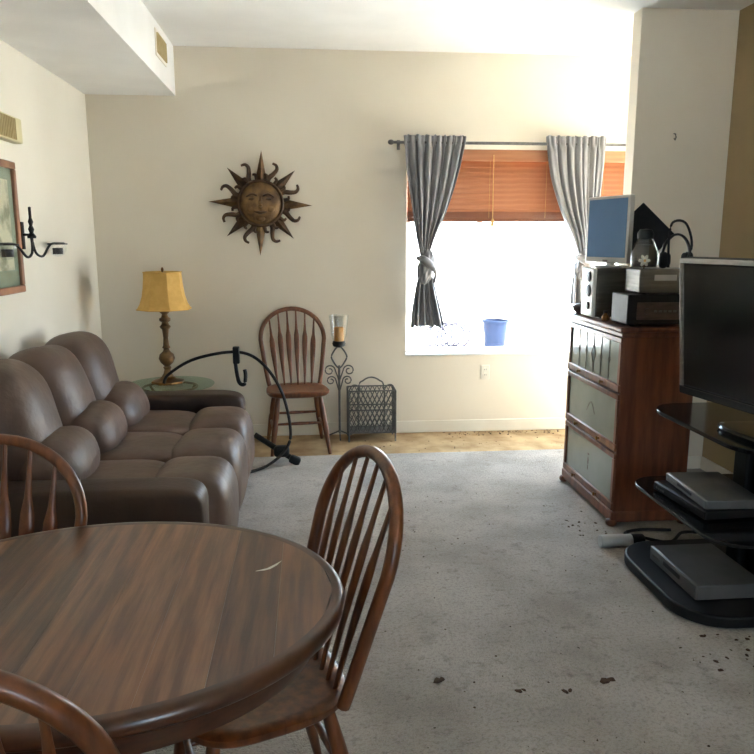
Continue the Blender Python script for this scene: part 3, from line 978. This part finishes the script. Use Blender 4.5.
# ------------------------------------------------------------------ barrister bookcase
CX0, CX1, CY0, CY1, CH = 1.60, 2.00, 3.60, 4.37, 1.08
t = thing('glass_door_bookcase', 'wooden bookcase with three stacked glass doors below the monitor', 'bookcase', ((CX0 + CX1) / 2, (CY0 + CY1) / 2, 0))
hx, hy = (CX1 - CX0) / 2, (CY1 - CY0) / 2
for s in (-1, 1):
    y = s * (hy - 0.011)
    B().box(-hx, hx, y - 0.011, y + 0.011, 0.05, CH - 0.05).build('side_panel', M['cab'], t, bevel=0.003)
B().box(hx - 0.012, hx, -hy + 0.022, hy - 0.022, 0.05, CH - 0.05).build('back_panel', M['cab'], t, smooth=False)
B().box(-hx - 0.022, hx + 0.006, -hy - 0.018, hy + 0.018, CH - 0.026, CH).build('top', M['cab'], t, bevel=0.008, seg=3)
B().box(-hx - 0.010, hx, -hy - 0.008, hy + 0.008, CH - 0.052, CH - 0.026).build('top_moulding', M['cab'], t, bevel=0.006, seg=3)
B().box(-hx - 0.012, hx, -hy - 0.008, hy + 0.008, 0.025, 0.085).build('plinth', M['cab'], t, bevel=0.008, seg=3)
for sx in (-1, 1):
    for sy in (-1, 1):
        B().sq((sx * (hx - 0.0), sy * (hy - 0.012), 0.022), (0.030, 0.030, 0.022), 0.8, 1, 18, 10).build('bun_foot', M['cab'], t)
zs = [(0.09, 0.405), (0.415, 0.725), (0.735, 1.025)]
for k, (z0, z1) in enumerate(zs):
    if k:
        B().box(-hx + 0.02, hx - 0.012, -hy + 0.022, hy - 0.022, z0 - 0.018, z0).build('shelf', M['cab'], t, smooth=False)
    dr = bpy.data.objects.new('door', None)
    COL.objects.link(dr)
    dr.parent = t
    dr.location = (-hx, 0, 0)
    s = 0.030
    y0, y1 = -hy + 0.004, hy - 0.004
    B().box(-0.008, 0.016, y0, y1, z1 - s, z1).build('rail', M['cab'], dr, bevel=0.004)
    B().box(-0.010, 0.016, y0, y1, z0, z0 + 0.042).build('rail', M['cab'], dr, bevel=0.005)
    B().box(-0.008, 0.016, y0, y0 + s, z0 + 0.042, z1 - s).build('stile', M['cab'], dr, bevel=0.004)
    B().box(-0.008, 0.016, y1 - s, y1, z0 + 0.042, z1 - s).build('stile', M['cab'], dr, bevel=0.004)
    B().box(0.002, 0.006, y0 + s, y1 - s, z0 + 0.042, z1 - s).build('pane', M['pane'], dr, smooth=False)
    for y in (-0.17, 0.17):
        B().lathe([(0.006, 0), (0.006, 0.008), (0.012, 0.014), (0.012, 0.02), (0, 0.024)], 14, Matrix.Translation((-0.010, y, z0 + 0.021)) @ rot('Y', -90)).build('knob', M['brass'], dr)
    zb, zt = z0 + 0.042, z1 - s
    zm = (zb + zt) / 2
    b = B()
    if k == 2:
        for y in (-0.22, -0.11, 0.11, 0.22):
            b.tube([(0.0, y, zb), (0.0, y, zt)], 0.0022, 6)
        b.tube([(0.0, 0, zb), (0.0, 0, zm - 0.055)], 0.0022, 6).tube([(0.0, 0, zm + 0.055), (0.0, 0, zt)], 0.0022, 6)
        b.tube([(0.0, 0, zm + 0.055), (0.0, 0.03, zm), (0.0, 0, zm - 0.055), (0.0, -0.03, zm)], 0.0024, 6, closed=True)
        for y in (-0.22, -0.11, 0.11, 0.22):
            b.tube([(0.0, y, zm + 0.02), (0.0, y + 0.012, zm), (0.0, y, zm - 0.02), (0.0, y - 0.012, zm)], 0.002, 6, closed=True)
        b.build('leading', M['leading'], dr)
    elif k == 1:
        b.tube(spline([(0.001, -0.06, zm - 0.03), (0.001, 0.0, zm + 0.03), (0.001, 0.06, zm - 0.03)], 6), 0.0016, 6)
        b.build('etched_motif', M['leading'], dr)
    else:
        b.sq((0.001, 0.0, zm), (0.002, 0.009, 0.024), nu=14, nv=10)
        b.sq((0.001, 0.0, zm + 0.04), (0.002, 0.016, 0.007), nu=14, nv=10)
        b.sq((0.001, 0.0, zm - 0.04), (0.002, 0.005, 0.016), nu=14, nv=10)
        b.build('etched_motif', M['leading'], dr)

# things on the bookcase
t = thing('computer_tower', 'silver grey computer tower under the monitor on the bookcase', 'computer', (1.76, 4.13, CH))
B().box(-0.14, 0.17, -0.09, 0.09, 0.006, 0.285).build('case', M['grey_metal'], t, bevel=0.008)
fp = B().box(-0.162, -0.138, -0.088, 0.088, 0.006, 0.285).build('front_panel', M['white'], t, bevel=0.010, seg=3)
for z, r in ((0.235, 0.030), (0.155, 0.034), (0.07, 0.022)):
    B().lathe([(r, 0), (r, 0.005), (r * 0.7, 0.008), (0, 0.006)], 20, Matrix.Translation((-0.162, -0.03, z)) @ rot('Y', -90)).build('round_port', M['black'], fp)
for sx in (-0.1, 0.13):
    for sy in (-0.07, 0.07):
        B().lathe([(0.012, 0), (0.012, 0.008)], 10, Matrix.Translation((sx, sy, 0))).build('foot', M['black'], t)

mc = Vector((1.678, 4.075, CH + 0.285))
ang = math.atan2(4.25 - 3.9, 1.635 - 1.735)       # along the panel
t = thing('computer_monitor', 'flat computer monitor on the tower, screen tinted blue grey as a sky reflection', 'monitor', mc)
t.rotation_euler = (0, 0, ang - PI / 2)             # local y runs along the panel, -x faces out
B().sq((0.045, 0, 0.008), (0.085, 0.10, 0.008), 0.5, 0.8, 28, 8).build('stand_base', M['silver'], t)
B().box(0.025, 0.045, -0.03, 0.03, 0.012, 0.16).build('stand_neck', M['silver'], t, bevel=0.004)
B().box(-0.005, 0.028, -0.182, 0.182, 0.028, 0.398).build('bezel', M['silver'], t, bevel=0.006)
B().box(-0.0065, -0.004, -0.165, 0.165, 0.060, 0.382).build('screen', M['lcd_sky_tint'], t, smooth=False)
B().box(-0.007, -0.004, -0.02, 0.02, 0.036, 0.046).build('button_strip', M['grey_metal'], t, smooth=False)
B().box(0.028, 0.05, -0.11, 0.11, 0.09, 0.33).build('rear_housing', M['silver'], t, bevel=0.01)

t = thing('stereo_receiver', 'black stereo receiver with brown front panel on the bookcase corner', 'stereo', (1.815, 3.735, CH))
B().box(-0.19, 0.185, -0.105, 0.10, 0.008, 0.165).build('case', M['black'], t, bevel=0.006)
pn = B().box(-0.14, 0.17, -0.110, -0.103, 0.035, 0.125).build('front_panel', M['radio'], t, bevel=0.003)
for x in (-0.09, 0.11):
    B().lathe([(0.016, 0), (0.015, 0.012), (0, 0.012)], 16, Matrix.Translation((x, -0.110, 0.08)) @ FX).build('dial', M['radio'], pn)
for i in range(5):
    B().box(-0.05 + i * 0.026, -0.034 + i * 0.026, -0.1135, -0.110, 0.074, 0.084).build('push_button', M['grey_metal'], pn, smooth=False)
for sx in (-0.15, 0.15):
    for sy in (-0.08, 0.08):
        B().lathe([(0.014, 0), (0.014, 0.01)], 10, Matrix.Translation((sx, sy, 0))).build('foot', M['black'], t)

t = thing('silver_disc_player', 'boxy silver player stacked on the black stereo receiver', 'player', (1.825, 3.74, CH + 0.165))
B().box(-0.135, 0.15, -0.09, 0.09, 0.004, 0.13).build('case', M['grey_metal'], t, bevel=0.008)
pn = B().box(-0.125, 0.14, -0.094, -0.089, 0.02, 0.115).build('front_panel', M['grey_metal'], t, bevel=0.003)
B().box(-0.06, 0.06, -0.097, -0.094, 0.07, 0.10).build('disc_tray', M['silver'], pn, bevel=0.002)
for sx in (-0.1, 0.12):
    for sy in (-0.07, 0.07):
        B().lathe([(0.01, 0), (0.01, 0.006)], 10, Matrix.Translation((sx, sy, 0))).build('foot', M['black'], t)
ZP = CH + 0.165 + 0.13

t = thing('square_board', 'flat black square board standing on one corner behind the jar', 'board', (1.915, 4.135, CH + 0.285))
q = rot('X', -6) @ rot('Y', 45)
B().box(0.0, 0.262, -0.006, 0.006, 0.0, 0.262, rot('Z', -12) @ rot('X', -6) @ rot('Y', -45)).build('panel', M['velvet'], t, bevel=0.002)
B().sq((0, -0.004, 0.19), (0.012, 0.012, 0.012), nu=12, nv=8).build('button', M['velvet'], t)

t = thing('lidded_jar', 'clear domed jar with black lid on the silver player', 'jar', (1.752, 3.750, ZP))
B().lathe([(0.06, 0), (0.072, 0.02), (0.072, 0.07), (0.055, 0.12), (0.038, 0.15), (0.034, 0.16), (0.036, 0.15), (0.053, 0.119), (0.069, 0.07), (0.069, 0.022), (0, 0.006)], 28, cap=False).build('glass', M['hurricane'], t)
l = B().lathe([(0.040, 0.152), (0.042, 0.18), (0.03, 0.20), (0, 0.204)], 20).build('lid', M['black'], t)
B().lathe([(0.062, 0.008), (0.067, 0.05), (0.062, 0.085), (0.045, 0.12), (0, 0.125)], 20).build('contents', M['ceramic'], t)

t = thing('headphones', 'black headphones with looping band on the silver player', 'headphones', (1.91, 3.72, ZP))
P = [(0.075 * math.cos(a), 0.0, 0.06 + 0.115 * math.sin(a)) for a in [PI * i / 20 for i in range(21)]]
B().tube(P, [(0.006, 0.014)] * 21, 8, ref=(0, 1, 0)).build('headband', M['black'], t)
for s in (-1, 1):
    c = B().sq((s * 0.068, 0, 0.043), (0.018, 0.036, 0.043), 0.7, 0.8, 20, 14).build('ear_cup', M['black'], t)
    B().sq((s * 0.048, 0, 0.043), (0.010, 0.033, 0.038), 0.7, 0.8, 20, 12).build('cushion', M['velvet'], c)
B().tube(spline([(0.03, -0.03, 0.006), (0.055, -0.05, 0.12), (0.02, -0.04, 0.23), (-0.05, -0.04, 0.235), (-0.065, -0.04, 0.15), (-0.06, -0.045, 0.006)], 6), 0.0065, 8).build('cable', M['black'], t)

t = thing('fabric_flower', 'small white fabric flower beside the lidded jar', 'flower', (1.712, 3.662, ZP))
B().tube([(0, 0, 0), (0.004, 0, 0.035)], 0.003, 6).build('stem', M['leaf'], t)
for k in range(6):
    B().sq((0.018 * math.cos(k * PI / 3), -0.002, 0.042 + 0.018 * math.sin(k * PI / 3)), (0.014, 0.006, 0.009), nu=12, nv=8, mx=rot('Y', -60 * k)).build('petal', M['paper'], t)
B().sq((0, -0.008, 0.042), (0.007, 0.005, 0.007), nu=10, nv=8).build('centre', M['cord'], t)

t = thing('ceramic_dish', 'dark lidded dish at the far corner of the bookcase', 'dish', (1.645, 4.325, CH))
B().lathe([(0.03, 0), (0.032, 0.006), (0.05, 0.022), (0.056, 0.04), (0.052, 0.04), (0, 0.036)], 24).build('bowl', M['ceramic'], t)
l = B().lathe([(0.058, 0.038), (0.056, 0.046), (0.03, 0.060), (0, 0.064)], 24).build('lid', M['ceramic'], t)
B().sq((0, 0, 0.069), (0.011, 0.011, 0.008), nu=12, nv=8).build('knob', M['ceramic'], l)

t = thing('glass_vial', 'small amber trinket bottle before the computer tower', 'bottle', (1.63, 3.92, CH))
B().lathe([(0.018, 0), (0.02, 0.01), (0.018, 0.028), (0.009, 0.036), (0.009, 0.044), (0, 0.044)], 16).build('body', M['brass'], t)
B().lathe([(0.011, 0.044), (0.011, 0.056), (0, 0.057)], 14).build('cap', M['black'], t)

# ------------------------------------------------------------------ television and stand


def rshape(x0, x1, y0, y1, rf, rb=0.03):
    """plan of a shelf: rounded front (low x) corners rf, back corners rb"""
    pts = []
    for cx, cy, r, a0 in ((x1 - rb, y1 - rb, rb, 0), (x0 + rf, y1 - rf, rf, 90), (x0 + rf, y0 + rf, rf, 180), (x1 - rb, y0 + rb, rb, 270)):
        for i in range(9):
            a = math.radians(a0 + 90 * i / 8)
            pts.append((cx + r * math.cos(a), cy + r * math.sin(a)))
    return pts


sx0, sy0 = 1.825, 2.81
t = thing('tv_stand', 'black three tier television stand with glossy shelves', 'tv stand', (sx0, sy0, 0))
B().prism(rshape(-0.37, 0.28, -0.30, 0.46, 0.20), 0.012, 0.062).build('base', M['black'], t, bevel=0.008)
B().prism(rshape(-0.30, 0.26, -0.34, 0.50, 0.14), 0.365, 0.380).build('shelf', M['black_gloss'], t, bevel=0.003)
B().prism(rshape(-0.26, 0.26, -0.40, 0.44, 0.16), 0.742, 0.760).build('shelf', M['black_gloss'], t, bevel=0.003)
for y in (-0.18, 0.14):
    B().box(0.055, 0.115, y - 0.05, y + 0.05, 0.06, 0.742).build('column', M['black'], t, bevel=0.01)
B().box(0.115, 0.13, -0.2, 0.16, 0.06, 0.742).build('spine_panel', M['black'], t, smooth=False)
for x in (-0.15, 0.2):
    for y in (-0.2, 0.3):
        B().lathe([(0.025, 0), (0.025, 0.014)], 12, Matrix.Translation((x, y, 0))).build('foot', M['black'], t)

t = thing('television', 'large black flat screen television on the black stand', 'television', (1.765, 2.56, 0.76))
d = Vector((0.17, -0.985, 0)).normalized()
t.rotation_euler = (0, 0, math.radians(9.8))
# local y along the panel (+y away from the camera), -x faces the room
TL = rot('Y', -5)
b = B().box(-0.02, 0.045, -0.53, 0.53, 0.10, 0.69, TL)
tv = b.build('housing', M['black'], t, bevel=0.01, seg=3)
B().box(-0.023, -0.018, -0.50, 0.50, 0.135, 0.662, TL).build('screen', M['screen'], t, smooth=False)
B().box(-0.026, -0.004, -0.528, 0.528, 0.668, 0.688, TL).build('top_bezel', M['silver'], t, bevel=0.004)
B().box(-0.026, -0.016, -0.528, -0.505, 0.11, 0.668, TL).build('side_bezel', M['grey_metal'], t, bevel=0.003)
B().box(-0.026, -0.016, 0.505, 0.528, 0.11, 0.668, TL).build('side_bezel', M['grey_metal'], t, bevel=0.003)
B().box(-0.028, -0.014, -0.528, 0.528, 0.092, 0.128, TL).build('lower_bezel', M['black_gloss'], t, bevel=0.004)
B().box(0.045, 0.10, -0.35, 0.35, 0.2, 0.6, TL).build('rear_housing', M['black'], t, bevel=0.02)
B().sq((0.02, 0, 0.012), (0.13, 0.27, 0.012), 0.4, 0.7, 36, 8).build('foot_plate', M['black_gloss'], t)
B().box(-0.0, 0.04, -0.06, 0.06, 0.015, 0.13).build('neck', M['black'], t, bevel=0.006)


def player(x, y, z, rz, sx, sy, h, m, label, name='disc_player'):
    t = thing(name, label, 'player', (x, y, z), rz)
    B().box(-sx, sx, -sy, sy, 0.006, h).build('case', m, t, bevel=0.005)
    p = B().box(-sx - 0.006, -sx + 0.002, -sy + 0.002, sy - 0.002, 0.008, h - 0.002).build('front_panel', m, t, bevel=0.003)
    B().box(-sx - 0.009, -sx - 0.005, -sy * 0.35, sy * 0.35, h * 0.5, h * 0.75).build('disc_tray', M['black'], p, smooth=False)
    for i in range(4):
        B().box(-sx - 0.009, -sx - 0.005, sy * 0.55 + i * 0.018, sy * 0.55 + i * 0.018 + 0.011, h * 0.4, h * 0.58).build('push_button', M['grey_metal'], p, smooth=False)
    for fx in (-sx * 0.8, sx * 0.8):
        for fy in (-sy * 0.8, sy * 0.8):
            B().lathe([(0.012, 0), (0.012, 0.008)], 10, Matrix.Translation((fx, fy, 0))).build('foot', M['black'], t)
    return t


player(1.72, 2.92, 0.38, math.radians(4), 0.13, 0.20, 0.045, M['black'], 'dark cable box under the grey player on the middle shelf')
player(1.735, 2.90, 0.425, math.radians(-3), 0.12, 0.19, 0.045, M['player'], 'grey player on top of the cable box on the middle shelf')
player(1.70, 2.85, 0.062, math.radians(0), 0.145, 0.205, 0.07, M['player'], 'silver player on the bottom tier of the black stand')

# silver tube on the carpet
t = thing('silver_tube', 'silver cylinder lying on the carpet beside the bookcase foot', 'tube', (1.53, 3.345, 0.032))
b = B().lathe([(0, -0.10), (0.028, -0.10), (0.032, -0.096), (0.032, 0.06), (0.030, 0.062)], 24, rot('Y', 90)).build('barrel', M['silver'], t)
B().lathe([(0.030, 0.06), (0.031, 0.064), (0.031, 0.12), (0.026, 0.126), (0, 0.126)], 24, rot('Y', 90)).build('end_cap', M['black'], t)

# a loose cable behind the stand
tag(B().tube(spline([(2.02, 3.45, 0.012), (1.9, 3.42, 0.03), (1.8, 3.35, 0.012), (1.68, 3.40, 0.02), (1.62, 3.48, 0.012), (1.72, 3.52, 0.012), (1.88, 3.5, 0.012)], 8), 0.008, 7).build('power_cable', M['black']),
    'black power cable heaped on the carpet between bookcase and stand', 'cable')

# ------------------------------------------------------------------ dirt on the floor
rnd = random.Random(21)


def flake(b, x, y, z, s):
    a0 = rnd.uniform(0, 6.28)
    n = 6
    el = rnd.uniform(0.4, 0.9)
    lo, hi = [], []
    for k in range(n):
        a = 2 * PI * k / n
        r = s * rnd.uniform(0.6, 1.1)
        px, py = r * math.cos(a), r * el * math.sin(a)
        qx = px * math.cos(a0) - py * math.sin(a0)
        qy = px * math.sin(a0) + py * math.cos(a0)
        lo.append((x + qx, y + qy, z + 0.001))
        hi.append((x + qx * 0.8, y + qy * 0.8, z + 0.001 + s * rnd.uniform(0.15, 0.4)))
    b.add(lo + hi, [tuple(range(n - 1, -1, -1)), tuple(range(n, 2 * n))] + [(i, (i + 1) % n, n + (i + 1) % n, n + i) for i in range(n)])


b = B()
for _ in range(220):
    x, y = rnd.uniform(0.15, 1.9), rnd.uniform(1.6, 4.2)
    if x > 1.42 and y > 2.4:
        continue
    flake(b, x, y, 0, rnd.uniform(0.002, 0.007))
for _ in range(22):
    flake(b, rnd.uniform(1.35, 1.75), rnd.uniform(2.25, 2.5), 0, rnd.uniform(0.004, 0.013))
for _ in range(18):
    flake(b, rnd.uniform(1.36, 1.55), rnd.uniform(3.45, 3.85), 0, rnd.uniform(0.004, 0.013))
for _ in range(90):
    flake(b, rnd.uniform(1.05, 2.0), YB - 0.03 - abs(rnd.gauss(0, 0.06)), -0.012, rnd.uniform(0.004, 0.013))
for _ in range(60):
    flake(b, rnd.uniform(0.2, 2.0), rnd.uniform(5.13, 5.6), -0.012, rnd.uniform(0.003, 0.008))
tag(b.build('dirt_crumbs', M['leaf'], smooth=False), 'scattered dirt crumbs over the carpet and subfloor', 'dirt', kind='stuff')
for (x, y, s, lab) in ((1.005, 2.237, 0.026, 'brown leaf scrap on the carpet, nearest the stand of the larger scraps'), (0.846, 2.193, 0.018, 'small brown leaf scrap beside the largest scrap on the carpet'),
                       (0.69, 2.21, 0.017, 'brown leaf scrap in the middle of the near carpet'), (0.42, 2.295, 0.02, 'brown leaf scrap on the carpet nearest the dining chair')):
    bb = B()
    flake(bb, 0, 0, 0, s)
    flake(bb, s * 1.0, s * 0.3, 0, s * 0.7)
    o = tag(bb.build('leaf_scrap', M['leaf'], smooth=False), lab, 'debris', 'leaf scraps on the carpet')
    o.location = (x, y, 0)
